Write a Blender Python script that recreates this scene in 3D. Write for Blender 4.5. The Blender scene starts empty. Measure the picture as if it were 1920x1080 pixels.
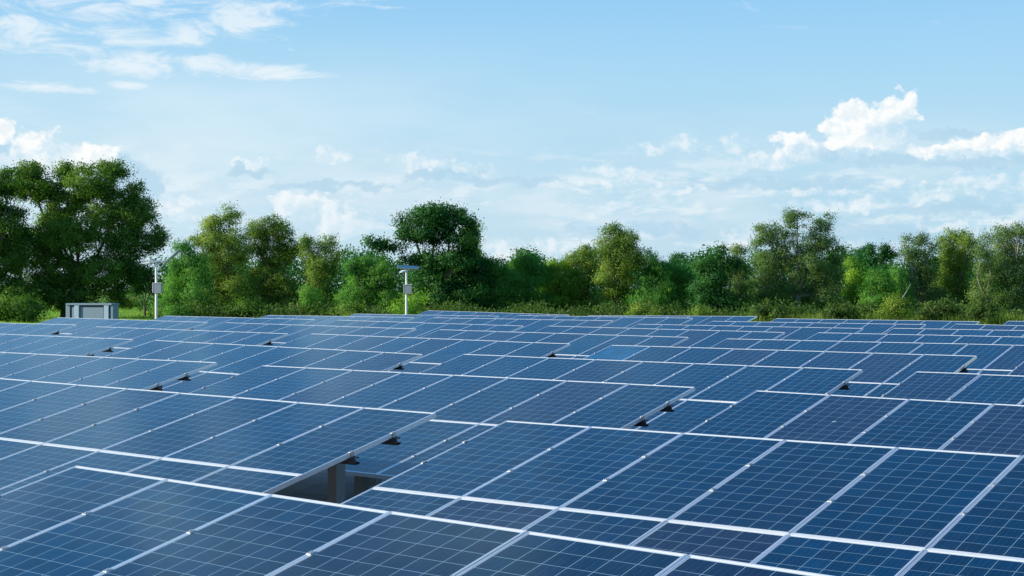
import bpy, math, random
import numpy as np
from mathutils import Matrix, Vector

# ------------------------------------------------------------------ camera, light, sky
scene = bpy.context.scene
F = 2754.4            # focal length in photograph pixels (1920 wide)
HOR = 542.75          # photograph row of the horizon
def at(px, dist, py):
    """a point of the place seen at a photograph pixel, dist metres ahead"""
    return Vector(((px - 960) / F * dist, dist, (HOR - py) / F * dist))

cam = bpy.data.cameras.new('camera')
cam.sensor_width = 36.0
cam.lens = 36.0 * F / 1920
cam.clip_start = 0.1
cam.clip_end = 5000
cam_o = bpy.data.objects.new('camera', cam)
scene.collection.objects.link(cam_o)
cam_o.location = (0, 0, 0)
cam_o.rotation_euler = (math.radians(90.057), 0, 0)
scene.camera = cam_o

SUN_AZ, SUN_EL = math.radians(-105), math.radians(24)
sun = bpy.data.lights.new('sun', 'SUN')
sun.energy = 5.0
sun.angle = math.radians(0.5)
sun.color = (1.0, 0.91, 0.74)
sun_o = bpy.data.objects.new('sun', sun)
scene.collection.objects.link(sun_o)
S = Vector((math.sin(SUN_AZ) * math.cos(SUN_EL), math.cos(SUN_AZ) * math.cos(SUN_EL), math.sin(SUN_EL)))
sun_o.rotation_euler = S.to_track_quat('Z', 'Y').to_euler()
sun_o.location = S * 300

scene.view_settings.view_transform = 'Standard'
scene.view_settings.look = 'None'
scene.view_settings.gamma = 1
scene.view_settings.exposure = 0.35
scene.render.film_transparent = False
scene.cycles.max_bounces = 8
scene.cycles.transparent_max_bounces = 8
scene.cycles.caustics_reflective = False
scene.cycles.caustics_refractive = False
scene.cycles.sample_clamp_indirect = 6

class N:
    """small helper for writing node trees as expressions"""
    def __init__(self, tree): self.t = tree; self.n = tree.nodes; self.l = tree.links
    def new(self, kind, **kw):
        nd = self.n.new(kind)
        for k, v in kw.items(): setattr(nd, k, v)
        return nd
    def put(self, sock, v):
        if isinstance(v, bpy.types.NodeSocket): self.l.new(v, sock)
        elif v is not None: sock.default_value = v
    def m(self, op, a, b=None, c=None, clamp=False):
        nd = self.new('ShaderNodeMath', operation=op, use_clamp=clamp)
        for i, v in enumerate((a, b, c)):
            if v is not None: self.put(nd.inputs[i], v)
        return nd.outputs[0]
    def vec(self, x, y, z=0.0):
        nd = self.new('ShaderNodeCombineXYZ')
        for i, v in enumerate((x, y, z)): self.put(nd.inputs[i], v)
        return nd.outputs[0]
    def vm(self, op, a, b):
        nd = self.new('ShaderNodeVectorMath', operation=op)
        self.put(nd.inputs[0], a); self.put(nd.inputs[1], b)
        return nd.outputs[0]
    def sep(self, v):
        nd = self.new('ShaderNodeSeparateXYZ'); self.put(nd.inputs[0], v)
        return nd.outputs[0], nd.outputs[1], nd.outputs[2]
    def noise(self, vec, scale, detail=4.0, rough=0.55, lac=2.0, dist=0.0):
        nd = self.new('ShaderNodeTexNoise')
        self.put(nd.inputs['Vector'], vec); nd.inputs['Scale'].default_value = scale
        nd.inputs['Detail'].default_value = detail; nd.inputs['Roughness'].default_value = rough
        nd.inputs['Lacunarity'].default_value = lac; nd.inputs['Distortion'].default_value = dist
        return nd.outputs['Fac']
    def step(self, v, lo, hi):
        nd = self.new('ShaderNodeMapRange', interpolation_type='SMOOTHSTEP', clamp=True)
        self.put(nd.inputs['Value'], v)
        self.put(nd.inputs['From Min'], lo); self.put(nd.inputs['From Max'], hi)
        return nd.outputs['Result']
    def mix(self, f, a, b, blend='MIX'):
        nd = self.new('ShaderNodeMix', data_type='RGBA', blend_type=blend)
        self.put(nd.inputs['Factor'], f)
        for s, v in ((nd.inputs[6], a), (nd.inputs[7], b)):
            if isinstance(v, tuple) and len(v) == 3: v = (*v, 1.0)
            self.put(s, v)
        return nd.outputs[2]

world = bpy.data.worlds.new('World')
scene.world = world
world.use_nodes = True
def build_sky():
    w = N(world.node_tree)
    w.n.clear()
    out = w.new('ShaderNodeOutputWorld'); bg = w.new('ShaderNodeBackground')
    w.l.new(bg.outputs[0], out.inputs[0])
    sky = w.new('ShaderNodeTexSky', sky_type='NISHITA', sun_disc=False)
    sky.sun_elevation = SUN_EL; sky.sun_rotation = SUN_AZ
    sky.air_density = 1.0; sky.dust_density = 0.3; sky.ozone_density = 2.0
    g = w.new('ShaderNodeTexCoord').outputs['Generated']
    x, y, z = w.sep(g)
    K = F / 100.0
    A = w.m('MULTIPLY', w.m('ARCTAN2', x, y), K)          # azimuth, hundreds of photo pixels
    E = w.m('MULTIPLY', w.m('ARCSINE', z), K)             # elevation, same unit
    P = w.vec(A, E, 0.0)
    def D(px, py):                                          # a photo pixel as direction
        X, Z = (px - 960) / F, (HOR - py) / F
        return math.atan2(X, 1.0) * K, math.asin(Z / math.sqrt(X * X + 1 + Z * Z)) * K
    W = 7.9                                                 # sky units per unit of picture brightness
    def col(c): return (c[0] * W, c[1] * W, c[2] * W, 1)
    leftness = w.m('SUBTRACT', 1.0, w.step(A, -10.5, 7.0))
    ramp = w.new('ShaderNodeValToRGB'); ramp.color_ramp.interpolation = 'B_SPLINE'
    w.put(ramp.inputs[0], w.m('DIVIDE', E, 22.0))
    els = ramp.color_ramp.elements
    stops = [(0.0, (0.44, 0.66, 0.81)), (0.06, (0.45, 0.69, 0.85)), (0.13, (0.46, 0.73, 0.90)), (0.20, (0.38, 0.69, 0.93)), (0.27, (0.29, 0.61, 0.94)), (0.36, (0.17, 0.49, 0.91)), (0.5, (0.065, 0.33, 0.77)), (1.0, (0.014, 0.14, 0.44))]
    while len(els) < len(stops): els.new(0.5)
    for e, (p, c) in zip(els, stops): e.position = p; e.color = (*c, 1)
    air = w.mix(1.0, ramp.outputs[0], (W * 0.97, W * 0.985, W), 'MULTIPLY')
    c = w.mix(SKYMIX, sky.outputs[0], air)
    # pale haze, stronger on the left
    broad = w.noise(w.vec(w.m('MULTIPLY', A, 0.10), w.m('MULTIPLY', E, 0.34), 3.1), 1.0, 5, 0.6)
    pale = w.m('SUBTRACT', 1.0, w.step(E, 1.2, 5.6))
    veil = w.m('MULTIPLY', w.m('MULTIPLY', pale, w.m('MULTIPLY_ADD', leftness, 0.52, 0.06)), w.m('MULTIPLY_ADD', broad, 0.9, 0.55), clamp=True)
    c = w.mix(veil, c, col((0.72, 0.88, 0.96)))
    sheet = w.m('MULTIPLY', w.step(broad, 0.42, 0.66), w.m('MULTIPLY', w.step(E, 0.9, 2.6), w.m('SUBTRACT', 1.0, w.step(E, 2.8, 5.0))))
    sheet = w.m('MULTIPLY', sheet, w.m('MULTIPLY_ADD', leftness, 0.38, 0.10))
    c = w.mix(sheet, c, col((0.84, 0.945, 0.985)))
    # a turbulent offset makes the edges of all clouds billow
    nz = w.new('ShaderNodeTexNoise'); w.put(nz.inputs['Vector'], w.vec(A, w.m('MULTIPLY', E, 1.25), 2.2))
    nz.inputs['Scale'].default_value = 2.4; nz.inputs['Detail'].default_value = 6; nz.inputs['Roughness'].default_value = 0.6
    off = w.vm('MULTIPLY', w.vm('SUBTRACT', nz.outputs['Color'], (0.5, 0.5, 0.5)), (0.85, 0.62, 0.0))
    PB = w.vm('ADD', P, off)
    def blobs(pos, lst):                                    # smallest squared radius of a set of ellipses
        acc = None
        for (px, py, rx, ry) in lst:
            ca, ce = D(px, py); sx, sy = 100.0 / rx, 100.0 / ry
            ma = w.new('ShaderNodeVectorMath', operation='MULTIPLY_ADD')
            w.put(ma.inputs[0], pos); ma.inputs[1].default_value = (sx, sy, 0); ma.inputs[2].default_value = (-ca * sx, -ce * sy, 0)
            dp = w.new('ShaderNodeVectorMath', operation='DOT_PRODUCT')
            w.l.new(ma.outputs[0], dp.inputs[0]); w.l.new(ma.outputs[0], dp.inputs[1])
            r2 = dp.outputs['Value']
            acc = r2 if acc is None else w.m('SMOOTH_MIN', acc, r2, 0.3)
        return acc
    # low, flat, grey-and-white fair-weather bands
    def flat(p, q): return w.noise(w.vec(w.m('MULTIPLY', A, 0.62), w.m('MULTIPLY', E, 1.9), 7.7) if p == 0 else w.vec(w.m('MULTIPLY_ADD', A, 0.62, p), w.m('MULTIPLY_ADD', E, 1.9, q), 7.7), 1.0, 6, 0.62, 2.0, 0.25)
    band = w.m('MULTIPLY', w.step(E, 0.1, 0.9), w.m('SUBTRACT', 1.0, w.step(E, 1.9, 3.0)))
    bank = w.noise(w.vec(w.m('MULTIPLY', A, 0.30), w.m('MULTIPLY', E, 0.85), 4.4), 1.0, 6, 0.6, 2.0, 0.3)
    bk = w.m('MULTIPLY', w.m('SUBTRACT', 1.0, w.step(E, 1.6, 3.6)), w.step(bank, 0.34, 0.62))
    c = w.mix(w.m('MULTIPLY', bk, 0.62), c, w.mix(w.step(bank, 0.45, 0.72), col((0.60, 0.77, 0.88)), col((0.79, 0.885, 0.94))))
    f0 = flat(0, 0); f1 = flat(-0.12, 0.22)
    cov = w.m('MULTIPLY', w.step(f0, 0.44, 0.60), band)
    lit = w.step(w.m('SUBTRACT', f0, f1), -0.06, 0.10)
    c = w.mix(w.m('MULTIPLY', cov, w.m('MULTIPLY_ADD', w.step(A, -9.0, 4.0), 0.30, 0.30)), c, w.mix(lit, col((0.50, 0.73, 0.87)), col((0.84, 0.92, 0.96))))
    # wisps, upper left
    wl = [(50, 62, 150, 36), (200, 66, 190, 22), (120, 92, 80, 22), (240, 6, 300, 38), (480, 4, 170, 34), (440, 54, 120, 38),
          (370, 78, 80, 16), (650, 0, 130, 18), (290, 118, 150, 28), (505, 132, 90, 16), (590, 140, 70, 9), (60, 162, 150, 12), (235, 160, 50, 9)]
    wn = w.noise(w.vec(w.m('MULTIPLY', A, 0.8), w.m('MULTIPLY', E, 2.5), 1.3), 1.0, 7, 0.62, 2.1, 0.6)
    r2 = w.m('MINIMUM', blobs(P, wl), 1.9)
    wa = w.step(w.m('SUBTRACT', w.m('MULTIPLY', w.m('SUBTRACT', wn, 0.5), 6.0), r2), -1.05, 0.55)
    c = w.mix(w.m('MULTIPLY', wa, 0.76), c, col((0.87, 0.94, 0.98)))
    # grey-blue clouds in shade
    shade = [(250, 335, 66, 42), (1548, 284, 50, 18), (820, 326, 70, 14), (905, 336, 70, 10), (995, 338, 60, 12), (475, 322, 52, 10), (1790, 252, 80, 11), (14, 285, 40, 36), (1850, 300, 140, 12), (1660, 302, 100, 11), (1600, 440, 230, 26), (1450, 345, 220, 14), (1800, 390, 160, 16), (1200, 430, 160, 14), (640, 350, 160, 10)]
    p0 = w.noise(w.vec(A, E, 0.4), 3.0, 7, 0.6, 2.15, 0.1)
    s0 = w.m('SUBTRACT', w.m('MULTIPLY', w.m('SUBTRACT', p0, 0.5), 2.0), blobs(PB, shade))
    c = w.mix(w.m('MULTIPLY', w.step(s0, -1.2, -0.1), 0.72), c, col((0.45, 0.67, 0.83)))
    sb = w.m('SUBTRACT', w.m('MULTIPLY', w.m('SUBTRACT', p0, 0.5), 1.2), blobs(PB, [(252, 346, 54, 36), (222, 322, 44, 30), (12, 276, 26, 22)]))
    c = w.mix(w.m('MULTIPLY', w.step(sb, -1.1, -0.75), 0.78), c, col((0.50, 0.71, 0.87)))
    # small scattered puffs
    small = [(1285, 272, 44, 14), (1220, 277, 34, 12), (1380, 272, 34, 20), (1440, 300, 44, 18), (1150, 318, 70, 14), (1135, 340, 70, 11), (1275, 355, 60, 9), (1235, 362, 36, 10),
             (1850, 336, 80, 16), (1690, 338, 40, 10), (1760, 362, 90, 14), (1590, 384, 100, 12), (1500, 356, 140, 10), (1850, 420, 70, 22), (1770, 426, 60, 12), (1375, 452, 40, 26),
             (345, 374, 50, 17), (622, 294, 34, 15), (788, 303, 70, 12), (870, 313, 60, 12), (455, 306, 50, 9), (930, 470, 60, 26), (1010, 462, 70, 18), (330, 400, 60, 12)]
    p1 = w.noise(w.vec(w.m('ADD', A, -0.10), w.m('ADD', E, 0.09), 0.4), 3.0, 7, 0.6, 2.15, 0.1)
    hl = w.step(w.m('SUBTRACT', p0, p1), -0.09, 0.09)
    q0 = w.m('SUBTRACT', w.m('MULTIPLY', w.m('SUBTRACT', p0, 0.5), 4.5), w.m('MINIMUM', blobs(PB, small), 3.0))
    qa = w.step(q0, -1.1, 0.25)
    c = w.mix(w.m('MULTIPLY', qa, 0.58), c, w.mix(hl, col((0.70, 0.86, 0.95)), col((0.93, 0.965, 0.98))))
    # heaped clouds
    heap = [(1560, 264, 30, 22), (1588, 242, 44, 46), (1606, 214, 28, 30), (1645, 232, 50, 36), (1692, 205, 31, 31), (1664, 214, 34, 26), (1630, 266, 76, 28),
            (1498, 278, 42, 32), (1466, 258, 30, 14), (1750, 282, 60, 11), (1830, 275, 66, 12), (1900, 262, 66, 19),
            (68, 282, 50, 44), (48, 304, 50, 34), (112, 294, 54, 28), (155, 296, 60, 30), (4, 240, 24, 22),
            (548, 382, 50, 24), (602, 392, 44, 34), (640, 420, 62, 26)]
    h0 = w.m('SUBTRACT', w.m('MULTIPLY', w.m('SUBTRACT', p0, 0.5), 2.6), w.m('MINIMUM', blobs(PB, heap), 2.2))
    ha = w.step(h0, -1.1, -0.40)
    dim = [(1690, 255, 60, 40), (1640, 292, 80, 14), (1510, 296, 50, 24), (105, 285, 34, 30), (30, 310, 40, 30), (1560, 292, 30, 12), (680, 430, 60, 30), (575, 400, 30, 30), (1880, 284, 120, 10)]
    dm = w.m('SUBTRACT', 1.0, w.step(blobs(PB, dim), 0.2, 1.3))
    hl2 = w.m('SUBTRACT', w.m('MULTIPLY_ADD', hl, 0.45, 0.60), w.m('MULTIPLY', dm, 0.60), clamp=True)
    fade = w.m('MULTIPLY_ADD', w.step(E, 1.4, 2.5), 0.34, 0.62)
    fade = w.m('MULTIPLY', fade, w.m('SUBTRACT', 1.0, w.m('MULTIPLY', dm, 0.22)))
    c = w.mix(w.m('MULTIPLY', ha, fade), c, w.mix(hl2, col((0.62, 0.80, 0.92)), col((0.99, 1.0, 0.99))))
    # higher clouds above the picture, to the left (they show in the glass of the panels)
    hn = w.noise(w.vec(w.m('MULTIPLY', A, 0.36), w.m('MULTIPLY', E, 0.62), 11.0), 1.0, 5, 0.6, 2.0, 0.6)
    hi = w.m('MULTIPLY', w.step(hn, 0.46, 0.66), w.step(E, 6.0, 8.0))
    hi = w.m('MULTIPLY', hi, w.m('SUBTRACT', 1.0, w.step(A, -9.0, 5.0)))
    c = w.mix(w.m('MULTIPLY', hi, 0.95), c, col((0.62, 1.0, 1.25)))
    w.l.new(c, bg.inputs['Color'])
    bg.inputs['Strength'].default_value = 0.10
SKYMIX = 0.92
build_sky()
world.cycles.sampling_method = 'MANUAL'
world.cycles.sample_map_resolution = 256

# ------------------------------------------------------------------ object helpers
COL = scene.collection
rng = np.random.default_rng(11)
rnd = random.Random(5)

def mesh_of(name, verts, faces, mats, midx=None, smooth=False):
    me = bpy.data.meshes.new(name)
    me.from_pydata([tuple(v) for v in verts], [], [tuple(f) for f in faces])
    for m in mats: me.materials.append(m)
    if midx is not None: me.polygons.foreach_set('material_index', np.asarray(midx, dtype=np.int32))
    if smooth: me.polygons.foreach_set('use_smooth', np.ones(len(me.polygons), dtype=bool))
    me.update()
    return me
def obj(name, me, parent=None, mat=None):
    o = bpy.data.objects.new(name, me)
    COL.objects.link(o)
    if parent: o.parent = parent
    if mat is not None: o.matrix_local = mat
    return o
def tag(o, label=None, cat=None, group=None, kind=None):
    if label: o['label'] = label
    if cat: o['category'] = cat
    if group: o['group'] = group
    if kind: o['kind'] = kind
    return o
def empty(name, loc, rz=0.0):
    o = bpy.data.objects.new(name, None); COL.objects.link(o)
    o.location = loc; o.rotation_euler = (0, 0, rz); o.empty_display_size = 0.3
    return o
class MB:
    """collects boxes and tubes into one mesh"""
    def __init__(self): self.v = []; self.f = []; self.mi = []
    def add(self, vs, fs, mi=0):
        b = len(self.v); self.v += [tuple(p) for p in vs]
        self.f += [tuple(b + i for i in f) for f in fs]; self.mi += [mi] * len(fs)
    def box(self, lo, hi, mi=0, bev=0.0, mat=None):
        x0, y0, z0 = lo; x1, y1, z1 = hi
        if bev <= 0:
            vs = [(x, y, z) for z in (z0, z1) for y in (y0, y1) for x in (x0, x1)]
            fs = [(0, 2, 3, 1), (4, 5, 7, 6), (0, 1, 5, 4), (2, 6, 7, 3), (0, 4, 6, 2), (1, 3, 7, 5)]
        else:                                               # chamfered vertical and top edges
            b = bev
            ring = lambda d, z: [(x0 + b, y0 + d, z), (x1 - b, y0 + d, z), (x1 - d, y0 + b, z), (x1 - d, y1 - b, z),
                                 (x1 - b, y1 - d, z), (x0 + b, y1 - d, z), (x0 + d, y1 - b, z), (x0 + d, y0 + b, z)]
            top = [(x0 + b, y0 + b, z1), (x1 - b, y0 + b, z1), (x1 - b, y0 + b, z1), (x1 - b, y1 - b, z1),
                   (x1 - b, y1 - b, z1), (x0 + b, y1 - b, z1), (x0 + b, y1 - b, z1), (x0 + b, y0 + b, z1)]
            vs = ring(0, z0) + ring(0, z1 - b) + [top[0], top[1], top[3], top[5]]
            fs = [tuple(reversed(range(8)))]
            for i in range(8): fs.append((i, (i + 1) % 8, 8 + (i + 1) % 8, 8 + i))
            fs += [(8, 9, 17, 16), (9, 10, 17), (10, 11, 18, 17), (11, 12, 18), (12, 13, 19, 18), (13, 14, 19), (14, 15, 16, 19), (15, 8, 16), (16, 17, 18, 19)]
        if mat is not None: vs = [mat @ Vector(v) for v in vs]
        self.add(vs, fs, mi)
    def tube(self, pts, radii, n=8, mi=0, cap=True):
        pts = [Vector(p) for p in pts]; rings = []
        for k, p in enumerate(pts):
            d = (pts[min(k + 1, len(pts) - 1)] - pts[max(k - 1, 0)]).normalized()
            a = d.cross(Vector((0.31, 0.95, 0.02)) if abs(d.z) > 0.8 else Vector((0, 0, 1))).normalized(); b = d.cross(a)
            rings.append([p + (a * math.cos(t) + b * math.sin(t)) * radii[k] for t in [2 * math.pi * q / n for q in range(n)]])
        vs = [v for r in rings for v in r]; fs = []
        for k in range(len(pts) - 1):
            for q in range(n):
                fs.append((k * n + q, k * n + (q + 1) % n, (k + 1) * n + (q + 1) % n, (k + 1) * n + q))
        if cap:
            fs.append(tuple(reversed(range(n)))); fs.append(tuple((len(pts) - 1) * n + q for q in range(n)))
        self.add(vs, fs, mi)
    def mesh(self, name, mats, smooth=False): return mesh_of(name, self.v, self.f, mats, self.mi, smooth)

# ------------------------------------------------------------------ materials
def mat(name):
    m = bpy.data.materials.new(name); m.use_nodes = True
    n = N(m.node_tree); n.n.clear()
    out = n.new('ShaderNodeOutputMaterial'); b = n.new('ShaderNodeBsdfPrincipled')
    n.l.new(b.outputs[0], out.inputs[0])
    return m, n, b, out
def plain(name, colr, rough=0.6, metal=0.0, var=0.15, scale=6.0, bump=0.0):
    m, n, b, _ = mat(name)
    o = n.new('ShaderNodeTexCoord').outputs['Object']
    k = n.m('MULTIPLY_ADD', n.noise(o, scale, 6, 0.6), 2 * var, 1 - var)
    c = n.mix(1.0, colr, n.vec(k, k, k), 'MULTIPLY')
    n.put(b.inputs['Base Color'], c)
    b.inputs['Roughness'].default_value = rough; b.inputs['Metallic'].default_value = metal
    if bump:
        bp = n.new('ShaderNodeBump'); bp.inputs['Strength'].default_value = bump
        n.put(bp.inputs['Height'], n.noise(o, scale * 3, 5, 0.6)); n.l.new(bp.outputs[0], b.inputs['Normal'])
    return m
def aluminium(name, axis, metal, tone=1.0, aniso=0.85):
    m, n, b, _ = mat(name)
    o = n.new('ShaderNodeTexCoord').outputs['Object']
    k = n.m('MULTIPLY_ADD', n.noise(o, 9.0, 5, 0.6), 0.12, 0.82)
    k = n.m('MULTIPLY', k, tone)
    n.put(b.inputs['Base Color'], n.vec(k, n.m('MULTIPLY', k, 1.02), n.m('MULTIPLY', k, 1.04)))
    b.inputs['Metallic'].default_value = metal; b.inputs['Roughness'].default_value = 0.42 if metal < 0.5 else 0.32
    b.inputs['Anisotropic'].default_value = aniso
    tr = n.new('ShaderNodeVectorTransform', vector_type='VECTOR', convert_from='OBJECT', convert_to='WORLD')
    tr.inputs[0].default_value = axis
    n.l.new(tr.outputs[0], b.inputs['Tangent'])
    return m
AL_ROW = aluminium('anodised aluminium drawn along the row', (1, 0, 0), 0.35, 0.95)
AL_COL = aluminium('anodised aluminium drawn up the slope', (0, 1, 0), 0.80, 1.0, 0.0)
CLAMP = plain('clamp aluminium', (0.50, 0.53, 0.55), 0.4, 0.7, 0.1, 30)
GALV = plain('galvanised steel', (0.30, 0.32, 0.33), 0.5, 0.55, 0.25, 12)
SHADESTEEL = plain('steel with shade in its colour', (0.05, 0.055, 0.06), 0.6, 0.3, 0.3, 12)  # near-black tone puts the shade of the open channels into the steel
POST = plain('galvanised post', (0.25, 0.27, 0.27), 0.6, 0.25, 0.2, 9)
BACK = plain('white backsheet', (0.62, 0.63, 0.64), 0.6, 0, 0.05, 3)
CABLE = plain('black cable rubber', (0.02, 0.02, 0.02), 0.6, 0, 0.2, 20)

PW, PL = 1.005, 1.969
def panel_material():
    m, n, b, _ = mat('polycrystalline cells behind glass')
    oc = n.new('ShaderNodeTexCoord').outputs['Object']
    x, y, z = n.sep(oc)
    pitch, gap, pitch_y = 0.1607, 0.0036, 0.1587
    cx = n.m('DIVIDE', n.m('SUBTRACT', x, 0.0220 - gap / 2), pitch)
    cy = n.m('DIVIDE', n.m('SUBTRACT', y, 0.0325 - gap / 2), pitch_y)
    fx, fy = n.m('FRACT', cx), n.m('FRACT', cy)
    ex = n.m('ABSOLUTE', n.m('SUBTRACT', fx, 0.5)); ey = n.m('ABSOLUTE', n.m('SUBTRACT', fy, 0.5))
    lim = 0.5 - gap / 2 / pitch
    line = n.m('MAXIMUM', n.m('GREATER_THAN', ex, lim), n.m('GREATER_THAN', ey, lim))
    # border of bare backsheet
    bx = n.m('GREATER_THAN', n.m('ABSOLUTE', n.m('SUBTRACT', x, PW / 2)), PW / 2 - 0.0220)
    by = n.m('GREATER_THAN', n.m('ABSOLUTE', n.m('SUBTRACT', y, PL / 2)), PL / 2 - 0.0325)
    white = n.m('MAXIMUM', line, n.m('MAXIMUM', bx, by))
    # silver busbars: four to a cell, up the slope
    bus = n.m('GREATER_THAN', n.m('ABSOLUTE', n.m('SUBTRACT', n.m('FRACT', n.m('MULTIPLY', fx, 4.0)), 0.5)), 0.5 - 0.0022 / pitch * 4 / 2 * 1.2)
    bus = n.m('GREATER_THAN', n.m('SUBTRACT', 0.022, n.m('ABSOLUTE', n.m('SUBTRACT', n.m('FRACT', n.m('MULTIPLY', fx, 4.0)), 0.5))), 0.0)
    oi = n.new('ShaderNodeObjectInfo')
    cell = n.new('ShaderNodeTexWhiteNoise', noise_dimensions='3D')
    n.put(cell.inputs['Vector'], n.vec(n.m('FLOOR', cx), n.m('FLOOR', cy), n.m('MULTIPLY', oi.outputs['Random'], 91.0)))
    vor = n.new('ShaderNodeTexVoronoi', feature='F1'); vor.inputs['Scale'].default_value = 55
    n.put(vor.inputs['Vector'], n.vm('ADD', oc, n.vec(n.m('MULTIPLY', oi.outputs['Random'], 40.0), 0.0, 0.0)))
    gr = n.sep(vor.outputs['Color'])[0]
    val = n.m('ADD', n.m('MULTIPLY_ADD', cell.outputs['Value'], 0.50, 0.52), n.m('MULTIPLY', gr, 0.46))
    hue = n.m('SUBTRACT', cell.outputs['Color'] and n.sep(cell.outputs['Color'])[1], 0.5)
    tint = n.mix(n.m('MULTIPLY_ADD', hue, 0.55, 0.18), oi.outputs['Color'], (0.0045, 0.011, 0.032))
    cells = n.mix(1.0, tint, n.vec(val, val, val), 'MULTIPLY')
    c = n.mix(n.m('MULTIPLY', bus, 0.35), cells, (0.09, 0.13, 0.18))
    edge_w = n.m('MAXIMUM', bx, by)
    c = n.mix(n.m('MULTIPLY', line, 0.95), c, (0.25, 0.38, 0.47))
    c = n.mix(edge_w, c, (0.60, 0.64, 0.67))
    # thin film of dust that gathers towards the low edge, and a few bird spots
    wo = n.new('ShaderNodeNewGeometry').outputs['Position']
    d = n.noise(wo, 1.3, 6, 0.62)
    dust = n.m('MULTIPLY', n.step(d, 0.35, 0.75), 0.012)
    low = n.m('MULTIPLY', n.m('SUBTRACT', 1.0, n.step(y, 0.0, 0.22)), 0.02)
    dust = n.m('ADD', dust, low)
    sp = n.new('ShaderNodeTexVoronoi', feature='F1'); sp.inputs['Scale'].default_value = 0.9
    n.put(sp.inputs['Vector'], n.vm('ADD', wo, n.vec(0.0, 0.0, 5.0)))
    ob = n.vec(n.m('MULTIPLY_ADD', oi.outputs['Random'], 63.0, n.m('MULTIPLY', x, 16.0)), n.m('MULTIPLY', y, 1.1), 0.0)
    streak = n.m('MULTIPLY', n.step(n.noise(ob, 1.0, 5, 0.65), 0.50, 0.78), n.m('MULTIPLY_ADD', oi.outputs['Random'], 0.05, 0.02))
    dust = n.m('ADD', dust, streak)
    spot = n.m('LESS_THAN', n.m('ADD', sp.outputs['Distance'], n.m('MULTIPLY', n.noise(wo, 60, 2), 0.02)), 0.030)
    c = n.mix(dust, c, (0.20, 0.21, 0.22))
    c = n.mix(n.m('MULTIPLY', spot, 0.8), c, (0.6, 0.6, 0.57))
    n.put(b.inputs['Base Color'], c)
    n.put(b.inputs['Roughness'], n.m('MULTIPLY_ADD', d, 0.14, 0.06))
    b.inputs['IOR'].default_value = 1.52
    b.inputs['Specular IOR Level'].default_value = 0.5
    b.inputs['Specular Tint'].default_value = (0.60, 0.90, 1.0, 1.0)      # blue anti-reflective coating
    bp = n.new('ShaderNodeBump'); bp.inputs['Strength'].default_value = 0.05; bp.inputs['Distance'].default_value = 0.02
    n.put(bp.inputs['Height'], n.noise(oc, 2.2, 3, 0.5)); n.l.new(bp.outputs[0], b.inputs['Normal'])
    return m
PANEL = panel_material()

# ------------------------------------------------------------------ solar tables
PHI, TILT = math.radians(37.687), math.radians(13.274)
WP, LP = 1.012, 1.976
def ground_z(x, y):
    """the site: nearly level, rising very slightly away to the left"""
    yy = min(max(y, 0.0), 90.0); xx = min(max(x, -30.0), 30.0)
    return -2.92 + 0.0036 * yy - 0.0052 * (xx + 0.25 * yy) * min(1.0, max(0.0, yy / 25.0)) * 0.6

# one mesh of each kind of piece, shared by all copies
def panel_mesh():
    m = MB(); m.box((0.003, 0.003, -0.007), (PW - 0.003, PL - 0.003, -0.003))
    return mesh_of('panel', m.v, m.f, [PANEL, BACK], [1, 0, 1, 1, 1, 1])
def frame_mesh():
    m = MB(); h, lip, t = 0.048, 0.015, 0.0024
    W_, L_ = PW, PL
    # mitred ring: two members along the row (material 0), two up the slope (material 1)
    def member(p, q, pin, qin, mi):
        (ax, ay), (bx, by), (cx, cy), (dx, dy) = p, q, qin, pin
        m.add([(ax, ay, 0), (bx, by, 0), (cx, cy, 0), (dx, dy, 0), (ax, ay, -h), (bx, by, -h), (cx, cy, -t), (dx, dy, -t)],
              [(0, 1, 2, 3), (0, 4, 5, 1), (3, 2, 6, 7)], mi)
        k = 0.028
        ix = lambda u, s: u + s
        m.add([(ax, ay, -h), (bx, by, -h), (bx + (cx - bx) / lip * k, by + (cy - by) / lip * k, -h), (ax + (dx - ax) / lip * k, ay + (dy - ay) / lip * k, -h)], [(3, 2, 1, 0)], mi)
    a, b_, c, d = (0, 0), (W_, 0), (W_, L_), (0, L_)
    ai, bi, ci, di = (lip, lip), (W_ - lip, lip), (W_ - lip, L_ - lip), (lip, L_ - lip)
    member(a, b_, ai, bi, 0); member(b_, c, bi, ci, 1); member(c, d, ci, di, 0); member(d, a, di, ai, 1)
    return m.mesh('frame', [AL_ROW, AL_COL])
def purlin_mesh():
    m = MB(); x0, x1 = -0.055, 8 * WP + 0.055
    # C-channel: web, two flanges, two lips (open towards the high side)
    m.box((x0, -0.025, -0.124), (x1, -0.022, -0.049)); m.box((x0, -0.0219, -0.0521), (x1, 0.025, -0.0491))
    m.box((x0, -0.0219, -0.124), (x1, 0.025, -0.121)); m.box((x0, 0.022, -0.066), (x1, 0.025, -0.0522)); m.box((x0, 0.022, -0.1209), (x1, 0.025, -0.107))
    return m.mesh('purlin', [SHADESTEEL])
def rafter_mesh():
    m = MB(); m.box((-0.03, -3.75, -0.205), (0.03, -0.20, -0.125)); return m.mesh('rafter', [GALV])
def post_mesh():
    m = MB(); m.box((-0.065, -0.065, 0), (0.065, 0.065, 1)); return m.mesh('post', [POST])
def clamp_mesh():
    m = MB(); m.box((-0.018, -0.022, 0.0005), (0.018, 0.022, 0.0045)); m.tube([(0, 0, 0.004), (0, 0, 0.010)], [0.007, 0.007], 6)
    return m.mesh('clamp', [CLAMP])
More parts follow.
